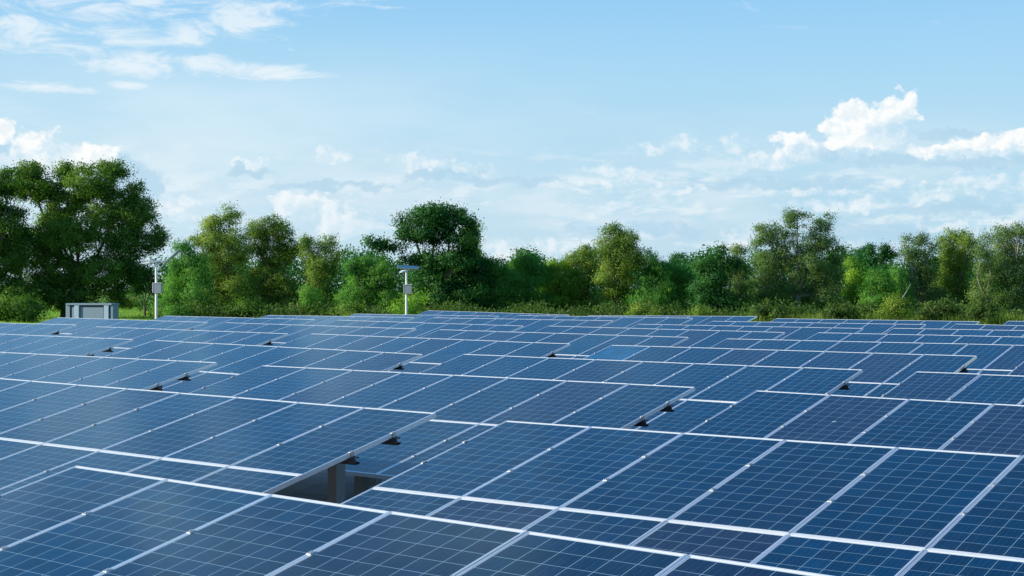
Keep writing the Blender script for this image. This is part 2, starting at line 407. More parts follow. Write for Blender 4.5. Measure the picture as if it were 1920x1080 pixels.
def end_clamp_mesh():
    m = MB(); m.box((-0.010, -0.028, 0.0005), (0.016, 0.028, 0.0055)); m.box((-0.020, -0.02, -0.046), (-0.0101, 0.02, 0.0055)); m.tube([(-0.004, 0, 0.005), (-0.004, 0, 0.012)], [0.006, 0.006], 6)
    return m.mesh('end_clamp', [CLAMP])
ME = dict(panel=panel_mesh(), frame=frame_mesh(), purlin=purlin_mesh(), rafter=rafter_mesh(), post=post_mesh(), clamp=clamp_mesh(), end_clamp=end_clamp_mesh())

TINTS = [((0.0004, 0.0200, 0.057), 6), ((0.0004, 0.0175, 0.049), 6), ((0.0018, 0.0160, 0.044), 4), ((0.0070, 0.0150, 0.039), 3), ((0.0004, 0.0240, 0.064), 3), ((0.0120, 0.0165, 0.038), 3), ((0.0004, 0.0300, 0.062), 1)]
POOL = [c for c, k in TINTS for _ in range(k)]
STATIONS = (0.9, 2.95, 5.05, 7.1)
PURLIN_D = (0.34 * LP, 0.65 * LP, 1.34 * LP, 1.65 * LP)
def solar_table(r, c, top, s, label, special=None):
    tr = random.Random(r * 31 + c * 7 + 400)
    gz = ground_z(top[0] + 3.2, top[1] - 4.0)
    root = empty('solar_table', (top[0], top[1], gz), -PHI)
    tag(root, label, 'solar table', 'solar tables standing in staggered rows')
    u = Vector((1, 0, s)).normalized(); v = Vector((0, math.cos(TILT), math.sin(TILT))); v = (v - u * v.dot(u)).normalized(); nn = u.cross(v)
    O = Vector((0, 0, top[2] - gz))
    B = Matrix((u, v, nn)).transposed().to_4x4()
    def M(i, d, off=0.0):
        m = B.copy(); m.translation = O + u * (WP * i) - v * d + nn * off; return m
    for j in range(2):
        for i in range(8):
            mid = Matrix.Translation((PW / 2, PL / 2, 0))
            jit = mid @ Matrix.Rotation(tr.gauss(0, 0.0013), 4, 'X') @ Matrix.Rotation(tr.gauss(0, 0.0022), 4, 'Y') @ mid.inverted()
            m = M(i, LP * j + 0.0035 + PL) @ Matrix.Translation((0.0035, 0, 0)) @ jit
            p = obj('solar_panel', ME['panel'], root, m)
            cc = POOL[tr.randrange(len(POOL))]
            k = tr.uniform(0.85, 1.15)
            p.color = (cc[0] * k, cc[1] * k, cc[2] * k, 1)
            if special and special[0] == (i, j):
                p.color = (*special[1], 1); p['label'] = special[2]
            obj('frame', ME['frame'], p, Matrix.Identity(4))
    for d in PURLIN_D: obj('purlin', ME['purlin'], root, M(0, d))
    for i in STATIONS:
        obj('rafter', ME['rafter'], root, M(i, 0))
        for d in (0.60, 3.20):
            q = M(i, d, -0.204).translation
            pz = -0.25
            pm = Matrix.Translation((q.x, q.y, pz)) @ Matrix.Diagonal((1, 1, q.z - pz + 0.02, 1))
            obj('post', ME['post'], root, pm)
    if r <= 4:
        for d in PURLIN_D:
            for i in range(1, 8): obj('clamp', ME['clamp'], root, M(i, d))
            obj('clamp', ME['end_clamp'], root, M(0, d) @ Matrix.Translation((0.010, 0, 0)))
            obj('clamp', ME['end_clamp'], root, M(8, d) @ Matrix.Translation((-0.010, 0, 0)) @ Matrix.Rotation(math.pi, 4, 'Z'))
    return root
TAB = {
    (0, 1): (-3.112, 10.499, -1.256, -0.0157), (1, 0): (-7.192, 20.184, -1.205, -0.0093), (1, 1): (-0.054, 14.468, -1.291, 0.001),
    (2, -1): (-11.378, 29.724, -1.215, -0.0017), (2, 0): (-4.044, 23.891, -1.232, -0.0029), (2, 1): (3.105, 18.645, -1.28, -0.0083),
    (3, -2): (-15.226, 39.167, -1.117, -0.0048), (3, -1): (-8.139, 33.572, -1.158, -0.0123), (3, 0): (-0.913, 27.942, -1.227, -0.0036), (3, 1): (6.212, 22.567, -1.256, -0.0047),
    (4, -3): (-19.339, 48.602, -1.044, -0.0002), (4, -2): (-12.22, 43.18, -1.086, -0.0074), (4, -1): (-5.112, 37.474, -1.124, -0.0095), (4, 0): (2.176, 32.059, -1.21, -0.0016), (4, 1): (9.33, 26.53, -1.22, -0.002),
    (5, -3): (-16.291, 52.679, -1.0, -0.0075), (5, -2): (-9.138, 46.986, -1.055, -0.0081), (5, -1): (-2.021, 41.396, -1.127, -0.0066), (5, 0): (5.288, 36.184, -1.208, 0.0014),
    (6, -3): (-13.304, 56.41, -1.009, -0.0046), (6, -2): (-6.04, 50.978, -1.058, -0.0098), (6, -1): (1.127, 45.456, -1.123, -0.0068), (6, 0): (8.349, 40.081, -1.171, -0.0018),
    (7, -3): (-10.097, 60.638, -1.057, 0.0004), (7, -2): (-2.94, 55.067, -1.053, -0.0008), (7, -1): (4.261, 49.545, -1.163, -0.0016), (7, 0): (11.442, 44.053, -1.155, -0.0015),
    (8, -3): (-6.926, 64.588, -1.067, -0.0012), (8, -2): (0.251, 58.998, -1.035, -0.0015), (8, -1): (7.296, 53.54, -1.149, -0.0006), (8, 0): (14.505, 48.011, -1.119, -0.0115),
    (9, -3): (-3.914, 68.529, -0.977, -0.0146), (9, -2): (3.284, 62.991, -1.111, 0.0069), (9, -1): (10.354, 57.589, -1.134, -0.0013), (9, 0): (17.556, 51.999, -1.113, 0.0),
}
ORD = ['first', 'second', 'third', 'fourth', 'fifth', 'sixth', 'seventh', 'eighth', 'ninth', 'tenth']
ROWS = {}
for (r, c) in TAB: ROWS.setdefault(r, []).append(c)
def table_label(r, c):
    cs = sorted(ROWS[r]); k = cs.index(c)
    if r == 0: return 'nearest solar table of blue panels, alone in the bottom foreground'
    if len(cs) == 2: pos = ('left', 'right')[k] + ' one of two'
    elif k == 0: pos = 'leftmost'
    elif k == len(cs) - 1: pos = 'rightmost'
    elif len(cs) == 3: pos = 'middle one of three'
    else: pos = ORD[k] + ' from the left'
    row = 'farthest row' if r == 9 else ORD[r] + ' row from the front'
    if (r, c) == (4, 0): return 'solar table with one bright turquoise panel at its left end, fifth row from the front'
    return 'solar table of blue panels in the %s, %s' % (row, pos)
for (r, c), (x, y, z, s) in TAB.items():
    sp = None
    if (r, c) == (4, 0): sp = ((0, 0), (0.001, 0.075, 0.180), 'bright turquoise blue panel')
    solar_table(r, c, (x, y, z), s, table_label(r, c), sp)

#TREES#
# ------------------------------------------------------------------ ground
def ground_material():
    m, n, b, _ = mat('site soil and grass')
    p = n.new('ShaderNodeNewGeometry').outputs['Position']
    x, y, z = n.sep(p)
    big = n.noise(p, 0.05, 5, 0.6); mid = n.noise(p, 0.9, 6, 0.65); fine = n.noise(p, 14.0, 5, 0.7)
    grass = n.mix(n.step(mid, 0.3, 0.7), (0.090, 0.210, 0.022), (0.150, 0.300, 0.036))
    grass = n.mix(n.step(big, 0.42, 0.68), grass, (0.140, 0.220, 0.040))
    grass = n.mix(n.m('MULTIPLY', n.step(fine, 0.35, 0.75), 0.55), grass, (0.045, 0.085, 0.014))
    soil = n.mix(n.step(mid, 0.3, 0.7), (0.34, 0.32, 0.29), (0.48, 0.45, 0.41))
    soil = n.mix(n.m('MULTIPLY', n.step(fine, 0.4, 0.7), 0.6), soil, (0.20, 0.185, 0.165))
    vor = n.new('ShaderNodeTexVoronoi'); vor.inputs['Scale'].default_value = 22; n.put(vor.inputs['Vector'], p)
    soil = n.mix(n.m('MULTIPLY', n.m('LESS_THAN', vor.outputs['Distance'], 0.22), 0.5), soil, (0.36, 0.34, 0.31))
    # bare soil lies under the tables; grass starts past the last row
    edge = n.m('ADD', n.m('SUBTRACT', y, n.m('MULTIPLY', x, -0.35)), n.m('MULTIPLY', big, 10.0))
    k = n.step(edge, 60.0, 66.0)
    c = n.mix(k, soil, grass)
    n.put(b.inputs['Base Color'], c); b.inputs['Roughness'].default_value = 0.9; b.inputs['Specular IOR Level'].default_value = 0.15
    bp = n.new('ShaderNodeBump'); bp.inputs['Strength'].default_value = 0.6; bp.inputs['Distance'].default_value = 0.06
    n.put(bp.inputs['Height'], n.m('ADD', mid, n.m('MULTIPLY', fine, 0.5))); n.l.new(bp.outputs[0], b.inputs['Normal'])
    return m
def build_ground():
    xs = [-3000, -1200, -500, -220, -120] + list(range(-80, 81, 4)) + [120, 220, 500, 1200, 3000]
    ys = [-2000, -600, -150, -50, -20] + list(range(-8, 101, 4)) + [115, 130, 150, 180, 230, 320, 500, 900, 1800, 3500]
    v = []; f = []
    for yv in ys:
        for xv in xs:
            lump = 0.035 * math.sin(xv * 0.9 + yv * 0.37) * math.sin(yv * 0.71 - xv * 0.23)
            v.append((xv, yv, ground_z(xv, yv) + (lump if abs(xv) < 100 and 0 < yv < 120 else 0)))
    nx = len(xs)
    for j in range(len(ys) - 1):
        for i in range(nx - 1): f.append((j * nx + i, j * nx + i + 1, (j + 1) * nx + i + 1, (j + 1) * nx + i))
    tag(obj('ground', mesh_of('ground', v, f, [ground_material()], None, True)), kind='structure')
build_ground()
GZ = lambda x, y: ground_z(x, y)

# ------------------------------------------------------------------ leaves
def leaf_material(name, dark, light, dry=None):
    m, n, b, out = mat(name)
    at_ = n.new('ShaderNodeAttribute', attribute_name='tint')
    t = at_.outputs['Fac']
    c = n.mix(t, dark, light)
    if dry: c = n.mix(n.m('MULTIPLY', n.step(t, 0.80, 0.98), 0.7), c, dry)
    c = n.mix(1.0, c, (1.50, 1.42, 1.35), 'MULTIPLY')
    n.put(b.inputs['Base Color'], c); b.inputs['Roughness'].default_value = 0.55; b.inputs['Specular IOR Level'].default_value = 0.25
    tr = n.new('ShaderNodeBsdfTranslucent'); n.put(tr.inputs['Color'], n.mix(1.0, c, (1.15, 1.3, 0.6), 'MULTIPLY'))
    mx = n.new('ShaderNodeMixShader'); mx.inputs[0].default_value = 0.45
    n.l.new(b.outputs[0], mx.inputs[1]); n.l.new(tr.outputs[0], mx.inputs[2]); n.l.new(mx.outputs[0], out.inputs[0])
    return m
LEAF = {
    'dark': leaf_material('dark broad leaves', (0.030, 0.095, 0.015), (0.160, 0.290, 0.040), (0.20, 0.25, 0.04)),
    'deep': leaf_material('deep green glossy leaves', (0.008, 0.060, 0.016), (0.048, 0.165, 0.034)),
    'olive': leaf_material('olive grey-green leaves', (0.050, 0.120, 0.020), (0.230, 0.330, 0.058), (0.32, 0.33, 0.07)),
    'grey': leaf_material('grey-green small leaves', (0.046, 0.112, 0.036), (0.175, 0.270, 0.080), (0.26, 0.29, 0.09)),
    'fresh': leaf_material('fresh feathery leaves', (0.030, 0.140, 0.026), (0.140, 0.320, 0.052)),
    'yellow': leaf_material('yellow-green young leaves', (0.085, 0.210, 0.022), (0.270, 0.430, 0.052)),
    'shade': leaf_material('undergrowth leaves darkened for shade', (0.020, 0.068, 0.015), (0.100, 0.160, 0.036)),  # darker greens put the shade at the foot of the trees into the leaves
    'straw': leaf_material('tall grass and weeds', (0.050, 0.120, 0.018), (0.200, 0.270, 0.055)),
}
BARK = plain('brown-grey bark', (0.115, 0.095, 0.075), 0.9, 0, 0.35, 7, 0.5)
PALEBARK = plain('pale grey bark', (0.27, 0.25, 0.22), 0.9, 0, 0.35, 7, 0.4)
# style: leaf half length, half width, droop, clump radius (m), leaves a square metre of clump shadow, fill
STYLE = dict(
    dark=(0.090, 0.047, 0.25, 0.58, 265), deep=(0.100, 0.053, 0.35, 0.60, 265), olive=(0.080, 0.035, 0.3, 0.52, 265),
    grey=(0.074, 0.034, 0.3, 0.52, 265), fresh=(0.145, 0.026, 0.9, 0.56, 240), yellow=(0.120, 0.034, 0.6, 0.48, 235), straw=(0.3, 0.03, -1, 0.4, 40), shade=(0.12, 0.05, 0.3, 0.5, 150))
def leaf_quads(pos, hl, hw, droop, g, out=None):
    """one rhombic leaf at each position, facing every way, drooping by style"""
    k = len(pos)
    d = g.normal(size=(k, 3)); d[:, 2] -= droop * 1.2
    d /= np.linalg.norm(d, axis=1)[:, None]
    nrm = g.normal(size=(k, 3)); nrm[:, 2] += 0.7
    s = np.cross(d, nrm); s /= (np.linalg.norm(s, axis=1)[:, None] + 1e-9)
    up = np.cross(s, d)
    sc = g.uniform(0.65, 1.3, k)[:, None]
    L = d * hl * sc; Wd = s * hw * sc
    bend = up * hl * 0.18 * sc
    if out is None: out = up
    flip = (np.einsum('ij,ij->i', up, out) < 0)[:, None]
    Wd = np.where(flip, Wd, -Wd); up = np.where(flip, -up, up)      # the lit side of a leaf faces out of its clump
    v = np.stack([pos - L - bend, pos - Wd, pos + L - bend, pos + Wd], 1)
    nn = up * 0.55 + out * 0.85
    nn /= np.linalg.norm(nn, axis=1)[:, None] + 1e-9
    return v.reshape(-1, 3), np.repeat(nn, 4, axis=0)
def leaf_mesh(name, pos, tint, style, g, scale=1.0, out=None):
    hl, hw, droop, _, _ = STYLE[style]
    v, nn = leaf_quads(pos, hl * scale, hw * scale, droop, g, out)
    k = len(pos)
    me = bpy.data.meshes.new(name)
    me.vertices.add(4 * k); me.vertices.foreach_set('co', v.astype(np.float32).ravel())
    me.loops.add(4 * k); me.loops.foreach_set('vertex_index', np.arange(4 * k, dtype=np.int32))
    me.polygons.add(k); me.polygons.foreach_set('loop_start', np.arange(0, 4 * k, 4, dtype=np.int32))
    me.materials.append(LEAF[style])
    a = me.attributes.new('tint', 'FLOAT', 'FACE'); a.data.foreach_set('value', np.clip(tint, 0, 1).astype(np.float32))
    me.polygons.foreach_set('use_smooth', np.ones(k, dtype=bool))
    me.update(calc_edges=True)
    me.normals_split_custom_set_from_vertices(nn.astype(np.float32))
    return me
def crown_points(lobes, style, g, dens=1.0):
    """clumps of leaves through the lobes, thickest towards their outside"""
    cr = STYLE[style][3]; per = STYLE[style][4]
    P = []; T = []; O = []
    for (c, rx, ry, rz) in lobes:
        area = math.pi * rx * rz
        nc = max(4, int(area / (cr * cr) * 1.75 * dens))
        d = g.normal(size=(nc, 3)); d /= np.linalg.norm(d, axis=1)[:, None]
        r = g.uniform(0.15, 1.0, nc) ** 0.55
        cc = np.array(c) + d * r[:, None] * np.array([rx, ry, rz])
        cc += g.normal(size=cc.shape) * 0.12 * cr
        lt = g.normal(0, 0.10)
        for q in range(nc):
            rad = cr * g.uniform(0.6, 1.35); k = int(per * (rad / cr) ** 2 * g.uniform(0.6, 1.2) * 0.62)
            off = g.normal(size=(k, 3)) * np.array([1, 1, 0.72]) * rad * 0.55
            P.append(cc[q] + off); T.append(np.full(k, 0.42 + lt + g.normal(0, 0.13)) + g.normal(0, 0.16, k))
            o_ = off / rad + d[q] * 0.75 * r[q] + np.array([0, 0, 0.25]); O.append(o_ / (np.linalg.norm(o_, axis=1)[:, None] + 1e-9))
    return np.concatenate(P), np.concatenate(T), np.concatenate(O)
def woody(base, lobes, r0, g, lean=0.0):
    """tapered trunk that forks into a limb for each lobe"""
    m = MB()
    top = np.mean([l[0] for l in lobes], axis=0); h = top[2]
    fork = np.array([top[0] * 0.5 + lean, top[1] * 0.5, max(0.6, h * 0.42)])
    m.tube([(0, 0, -0.3), (fork[0] * 0.3, fork[1] * 0.3, fork[2] * 0.45), tuple(fork)], [r0 * 1.15, r0 * 0.85, r0 * 0.68], 8)
    big = sorted(lobes, key=lambda l: -l[1] * l[3])[:9]
    for (c, rx, ry, rz) in big:
        c = np.array(c); mid = fork * 0.45 + c * 0.55 + g.normal(0, 0.25, 3) - np.array([0, 0, 0.12 * abs(c[2] - fork[2])])
        m.tube([tuple(fork - [0, 0, 0.25]), tuple(mid), tuple(c), tuple(c + np.array([g.normal(0, .3) * rx, g.normal(0, .2), rz * 0.75]))], [r0 * 0.55, r0 * 0.34, r0 * 0.18, r0 * 0.05], 6)
        for _ in range(3):
            e = c + g.normal(0, 0.55, 3) * np.array([rx, ry, rz])
            m.tube([tuple(mid), tuple((mid + e) / 2 + g.normal(0, .12, 3)), tuple(e)], [r0 * 0.16, r0 * 0.10, r0 * 0.03], 5)
    return m
def tree(name, label, cat, style, dist, px, lobes, group, seed, dens=1.0, r0=None, bark=None, scale=1.0):
    g = np.random.default_rng(seed)
    k = dist / F
    bx = (px - 960) * k; gz = GZ(bx, dist)
    root = empty(name, (bx, dist, gz))
    tag(root, label, cat, group)
    L = []
    for lb in lobes:
        x, y, rx, ry = lb[:4]
        rx *= k * 0.90; ry *= k * 0.90
        dep = (lb[4] if len(lb) > 4 else g.uniform(-0.5, 0.5)) * max(rx, 1.2)
        c = ((x - px) * k, dep, (HOR - y) * k - gz)
        L.append((c, rx, min(max(rx, 0.8), 2.6) * 0.9, ry))
    H = max(c[2] + rz for c, rx, ry, rz in L)
    pos, tint, out = crown_points(L, style, g, dens)
    low = pos[:, 2] > 0.05
    pos, tint, out = pos[low], tint[low], out[low]
    obj('trunk', woody((0, 0, 0), L, r0 or (0.05 + 0.016 * H), g).mesh('trunk', [bark or BARK], True), root)
    obj('crown', leaf_mesh('crown', pos, tint, style, g, scale, out), root)
    return root

G_TREE = 'trees lining the far side of the solar field'
G_BUSH = 'bushes lining the far side of the solar field'
T_ = []
def tr(*a, **k): T_.append((a, k))
# the big spreading tree on the left, and its neighbour reaching out of the picture
tree('broadleaf_tree', 'huge dark spreading tree on the far left, tallest of all', 'tree', 'dark', 132, 120,
     [(60, 345, 55, 42), (120, 372, 55, 45), (178, 340, 48, 40), (205, 318, 34, 24), (55, 322, 30, 22), (125, 318, 26, 20), (215, 395, 62, 48), (262, 400, 30, 50), (252, 352, 16, 14), (150, 440, 62, 45), (100, 430, 50, 50), (235, 455, 50, 42), (285, 455, 24, 26), (300, 435, 15, 18), (60, 465, 55, 45), (120, 505, 62, 45), (195, 510, 58, 42), (245, 505, 36, 30), (150, 555, 60, 36), (80, 545, 50, 44), (215, 552, 26, 26)],
     G_TREE, 1, 1.12, 0.42)
tree('broadleaf_tree', 'broad dark tree cut by the left picture edge', 'tree', 'dark', 128, -22,
     [(-25, 365, 50, 42), (20, 340, 34, 26), (0, 420, 56, 46), (-40, 460, 56, 50), (20, 480, 46, 42), (0, 540, 58, 44), (-60, 540, 50, 46), (38, 560, 34, 32)], G_TREE, 2, 1.12, 0.36)
tree('young_tree', 'small dark round-headed tree alone on the bright grass beside the street lamp', 'tree', 'deep', 138, 272,
     [(268, 520, 26, 22), (255, 540, 18, 14), (285, 538, 16, 14)], G_TREE, 3, 1.0, 0.13)
tree('feathery_tree', 'bright green feathery tree just right of the left street lamp', 'tree', 'fresh', 122, 345,
     [(340, 490, 32, 32), (370, 505, 30, 36), (330, 540, 34, 36), (372, 550, 34, 36), (345, 462, 16, 14), (318, 570, 24, 24)], G_TREE, 4, 1.05)
tree('slender_tree', 'olive tree with twin airy tops left of centre, first of three', 'tree', 'olive', 130, 408,
     [(400, 418, 20, 24), (430, 412, 22, 24), (375, 450, 18, 18), (410, 455, 38, 30), (445, 470, 30, 40), (400, 500, 36, 36), (440, 540, 40, 46), (400, 560, 30, 36)], G_TREE, 5, 0.95)
tree('slender_tree', 'tall olive tree with a rounded airy top, second of three left of centre', 'tree', 'olive', 134, 505,
     [(500, 428, 38, 28), (530, 440, 26, 28), (480, 455, 28, 32), (548, 470, 18, 26), (510, 475, 42, 32), (500, 520, 46, 36), (480, 560, 40, 36), (535, 555, 34, 36)], G_TREE, 6, 0.95)
tree('slender_tree', 'narrow olive tree with two thin peaks, third of three left of centre', 'tree', 'olive', 130, 598,
     [(575, 450, 14, 20), (612, 462, 20, 26), (585, 480, 24, 24), (608, 500, 26, 30), (590, 535, 32, 34), (610, 565, 30, 30), (632, 478, 8, 12)], G_TREE, 7, 0.95)
tree('bush', 'fresh green bush low beneath the three olive trees', 'bush', 'fresh', 122, 578,
     [(580, 555, 20, 26), (600, 575, 24, 20)], G_BUSH, 8)
tree('feathery_tree', 'bright green round feathery tree left of the right street lamp', 'tree', 'fresh', 128, 690,
     [(690, 505, 34, 28), (665, 500, 20, 18), (720, 520, 30, 32), (680, 545, 40, 36), (725, 560, 32, 32), (650, 560, 24, 30)], G_TREE, 9, 1.05)
tree('broadleaf_tree', 'dense dark green tree with a flat-topped head behind the right street lamp', 'tree', 'deep', 126, 818,
     [(770, 425, 40, 26), (800, 405, 42, 21), (842, 407, 46, 25), (870, 440, 34, 32), (815, 440, 50, 26), (704, 456, 26, 13), (738, 464, 20, 9), (772, 486, 30, 13), (856, 486, 42, 28), (885, 506, 34, 38), (800, 532, 42, 27), (845, 552, 54, 36), (885, 562, 34, 34), (795, 570, 32, 22), (815, 490, 34, 22)], G_TREE, 10, 1.15, 0.30)
tree('feathery_tree', 'light green tree peeping out behind the dark flat-topped tree', 'tree', 'yellow', 150, 885,
     [(882, 440, 20, 24), (892, 470, 18, 24), (880, 500, 20, 30), (880, 545, 24, 40)], G_TREE, 11, 0.8)
tree('bush', 'leafy light green bush at the foot of the right street lamp', 'bush', 'yellow', 84, 768,
     [(752, 575, 16, 16), (780, 568, 18, 20), (765, 590, 22, 12)], G_BUSH, 12, 1.0, scale=0.7)
xs = [(930, 'fresh', 482, 'first bright green feathery tree right of the dark flat-topped tree'), (985, 'fresh', 468, 'tallest of the bright feathery trees right of the dark flat-topped tree'),
      (1045, 'yellow', 486, 'yellowish feathery tree between a green one and the airy-topped tree')]
for q, (px, st, topy, lab) in enumerate(xs):
    tree('feathery_tree', lab, 'tree', st, 128 + 2 * q, px,
         [(px, topy + 20, 24, 20), (px - 18, topy + 44, 24, 26), (px + 20, topy + 42, 26, 28), (px, topy + 75, 38, 36), (px - 14, topy + 105, 34, 28), (px + 18, topy + 108, 34, 28)], G_TREE, 20 + q, 1.1)
tree('slender_tree', 'thin airy-topped tree left of the upright oval tree', 'tree', 'olive', 132, 1100,
     [(1098, 468, 22, 18), (1085, 490, 26, 20), (1112, 500, 28, 26), (1090, 535, 36, 36), (1105, 570, 34, 26)], G_TREE, 24, 0.85)
tree('oval_tree', 'tall upright oval olive tree near the centre, standing above its neighbours', 'tree', 'olive', 128, 1155,
     [(1150, 438, 26, 18), (1140, 465, 28, 24), (1175, 455, 24, 26), (1160, 490, 40, 32), (1185, 485, 18, 26), (1150, 525, 40, 32), (1165, 560, 36, 36)], G_TREE, 25, 1.1)
xs = [(1222, 'fresh', 474, 'bright green feathery tree just right of the upright oval tree'), (1268, 'fresh', 492, 'lower feathery tree left of the black-green layered tree')]
for q, (px, st, topy, lab) in enumerate(xs):
    tree('feathery_tree', lab, 'tree', st, 127 + 3 * q, px,
         [(px - 6, topy + 18, 24, 20), (px + 16, topy + 32, 22, 22), (px, topy + 60, 34, 34), (px - 10, topy + 95, 36, 30), (px + 14, topy + 100, 30, 24)], G_TREE, 28 + q, 1.1)
tree('round_tree', 'small round dark tree far off, seen above the feathery trees', 'tree', 'deep', 190, 1270,
     [(1271, 488, 16, 13), (1268, 510, 20, 20), (1270, 545, 22, 26)], G_TREE, 31, 1.2)
tree('layered_tree', 'black-green layered tree with a small topknot, right of centre', 'tree', 'deep', 124, 1340,
     [(1350, 472, 14, 10), (1325, 492, 20, 12), (1355, 495, 22, 12), (1375, 500, 12, 9), (1335, 520, 32, 22), (1330, 550, 34, 28), (1350, 575, 36, 22)], G_TREE, 32, 1.15)
tree('slender_tree', 'pale slim-topped tree tucked between the layered and the great grey-green tree', 'tree', 'grey', 132, 1388,
     [(1388, 474, 14, 18), (1380, 500, 20, 22), (1395, 520, 22, 26), (1385, 555, 30, 36)], G_TREE, 33, 0.95)
tree('gum_tree', 'great grey-green tree with two heads, tallest right of centre', 'tree', 'grey', 126, 1495,
     [(1492, 412, 26, 24), (1546, 420, 20, 24), (1440, 432, 28, 18), (1425, 455, 14, 18), (1470, 450, 40, 32), (1530, 455, 34, 32), (1570, 470, 14, 26), (1450, 490, 40, 34), (1510, 500, 50, 40), (1560, 510, 28, 32), (1440, 535, 36, 34), (1490, 550, 46, 36), (1550, 555, 40, 34)], G_TREE, 34, 0.95, 0.26, PALEBARK)
tree('dark_tree', 'dark far tree showing above the yellow-green bushes, left of a pair', 'tree', 'deep', 170, 1632,
     [(1632, 470, 14, 14), (1615, 478, 16, 12), (1630, 500, 22, 26), (1625, 540, 24, 30)], G_TREE, 35, 1.1)
tree('dark_tree', 'dark far tree showing above the yellow-green bushes, right of a pair', 'tree', 'deep', 172, 1657,
     [(1656, 466, 11, 13), (1668, 480, 14, 14), (1655, 500, 20, 24), (1660, 540, 24, 30)], G_TREE, 36, 1.1)
tree('feathery_tree', 'yellow-green feathery bush tree in front of the dark far pair, left one', 'tree', 'yellow', 130, 1605,
     [(1600, 495, 16, 12), (1610, 520, 24, 22), (1595, 550, 26, 28), (1618, 570, 26, 22)], G_TREE, 37, 1.0)
tree('feathery_tree', 'bright feathery bush tree with upright sprays, in front of the dark far pair', 'tree', 'fresh', 124, 1648,
     [(1640, 520, 18, 18), (1660, 530, 16, 20), (1645, 555, 28, 26), (1650, 580, 30, 16)], G_TREE, 38, 1.1)
tree('feathery_tree', 'bright green sapling beside the leaning pale pole', 'tree', 'fresh', 126, 1690,
     [(1686, 520, 12, 22), (1696, 545, 18, 24), (1688, 575, 20, 18)], G_TREE, 39, 1.1)
tree('gum_tree', 'grey-olive tree with three ragged tips on the right', 'tree', 'grey', 128, 1722,
     [(1700, 455, 16, 16), (1728, 458, 16, 18), (1752, 466, 10, 16), (1705, 480, 28, 20), (1735, 495, 34, 30), (1715, 530, 36, 34), (1745, 560, 34, 36)], G_TREE, 40, 0.85, 0.16, PALEBARK)
tree('gum_tree', 'rounded olive-green tree in the right-hand group, its crown a smooth dome', 'tree', 'olive', 130, 1798,
     [(1796, 442, 24, 18), (1780, 462, 24, 22), (1815, 462, 26, 24), (1795, 490, 40, 32), (1790, 530, 40, 36), (1810, 565, 36, 30)], G_TREE, 41, 1.0, 0.2, PALEBARK)
tree('gum_tree', 'thin grey ragged tree between the domed tree and the rightmost tall one', 'tree', 'grey', 124, 1850,
     [(1848, 450, 12, 18), (1840, 480, 20, 24), (1855, 515, 26, 30), (1845, 555, 30, 34)], G_TREE, 42, 0.8, 0.14, PALEBARK)
tree('gum_tree', 'tall grey-green tree at the right picture edge', 'tree', 'grey', 126, 1900,
     [(1885, 434, 18, 16), (1908, 438, 20, 20), (1930, 432, 14, 18), (1880, 465, 30, 26), (1920, 475, 34, 30), (1890, 510, 40, 34), (1930, 525, 36, 36), (1895, 560, 44, 34)], G_TREE, 43, 0.95, 0.22, PALEBARK)
# low bushes in front of the wood
bs = [(28, 580, 52, 26, 'dark', 'low dark scrub at the left picture edge below the big trees', 116), (330, 585, 24, 14, 'fresh', 'low fresh-green bush at the foot of the left street lamp', 118), (455, 580, 34, 16, 'dark', 'low dark bush below the first olive tree', 120), (655, 582, 30, 14, 'dark', 'low dark bush below the round feathery tree', 118),
      (1205, 584, 26, 12, 'olive', 'tuft of olive-green weeds under the feathery tree right of centre', 116), (1312, 584, 12, 16, 'olive', 'small pointed olive-green shrub at the foot of the layered tree', 114),
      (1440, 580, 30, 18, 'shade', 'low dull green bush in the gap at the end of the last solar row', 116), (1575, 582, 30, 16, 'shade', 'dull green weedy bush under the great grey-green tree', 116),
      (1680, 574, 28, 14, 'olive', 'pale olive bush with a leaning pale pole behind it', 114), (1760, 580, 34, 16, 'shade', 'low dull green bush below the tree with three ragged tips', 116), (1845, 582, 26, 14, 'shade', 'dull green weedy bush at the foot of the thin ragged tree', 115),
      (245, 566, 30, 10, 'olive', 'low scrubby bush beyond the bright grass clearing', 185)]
for q, (px, py, rx, ry, st, lab, dist) in enumerate(bs):
    tree('bush', lab, 'bush', st, dist, px, [(px, py, rx, ry), (px - rx * 0.5, py + ry * 0.5, rx * 0.6, ry * 0.8), (px + rx * 0.5, py + ry * 0.4, rx * 0.6, ry * 0.8)], G_BUSH, 60 + q, 1.1, 0.05)

# the wood that closes the view behind them, and weeds along its foot: masses nobody could count
def mass(name, style, spans, dist, depth, per_m, seed, scale, tops):
    g = np.random.default_rng(seed); P = []; T = []
    for (a, b_, ) in spans:
        x0, x1 = (a - 960) / F * dist, (b_ - 960) / F * dist
        k = int((x1 - x0) * per_m)
        cx = g.uniform(x0, x1, k); cy = dist + g.uniform(-depth, depth, k)
        env = tops[0] + tops[1] * (0.5 + 0.5 * np.sin(cx * 0.7 + 1.3 * np.sin(cx * 0.23))) + tops[1] * 0.6 * g.uniform(0, 1, k)
        cz = g.uniform(0, 1, k) ** 0.8 * env
        lt = g.normal(0.45, 0.13, k)
        for q in range(k):
            n_ = int(g.uniform(18, 34))
            P.append(np.array([cx[q], cy[q], GZ(cx[q], cy[q]) + cz[q]]) + g.normal(size=(n_, 3)) * np.array([.45, .45, .32]))
            T.append(np.full(n_, lt[q]) + g.normal(0, .15, n_))
    o = obj(name, leaf_mesh(name, np.concatenate(P), np.concatenate(T), style, g, scale))
    return tag(o, kind='stuff')
tag(mass('distant_wood', 'deep', [(300, 2010)], 165, 9, 60, 90, 1.6, (4.3, 2.0)), 'dark mass of woodland behind the line of trees', 'woodland')
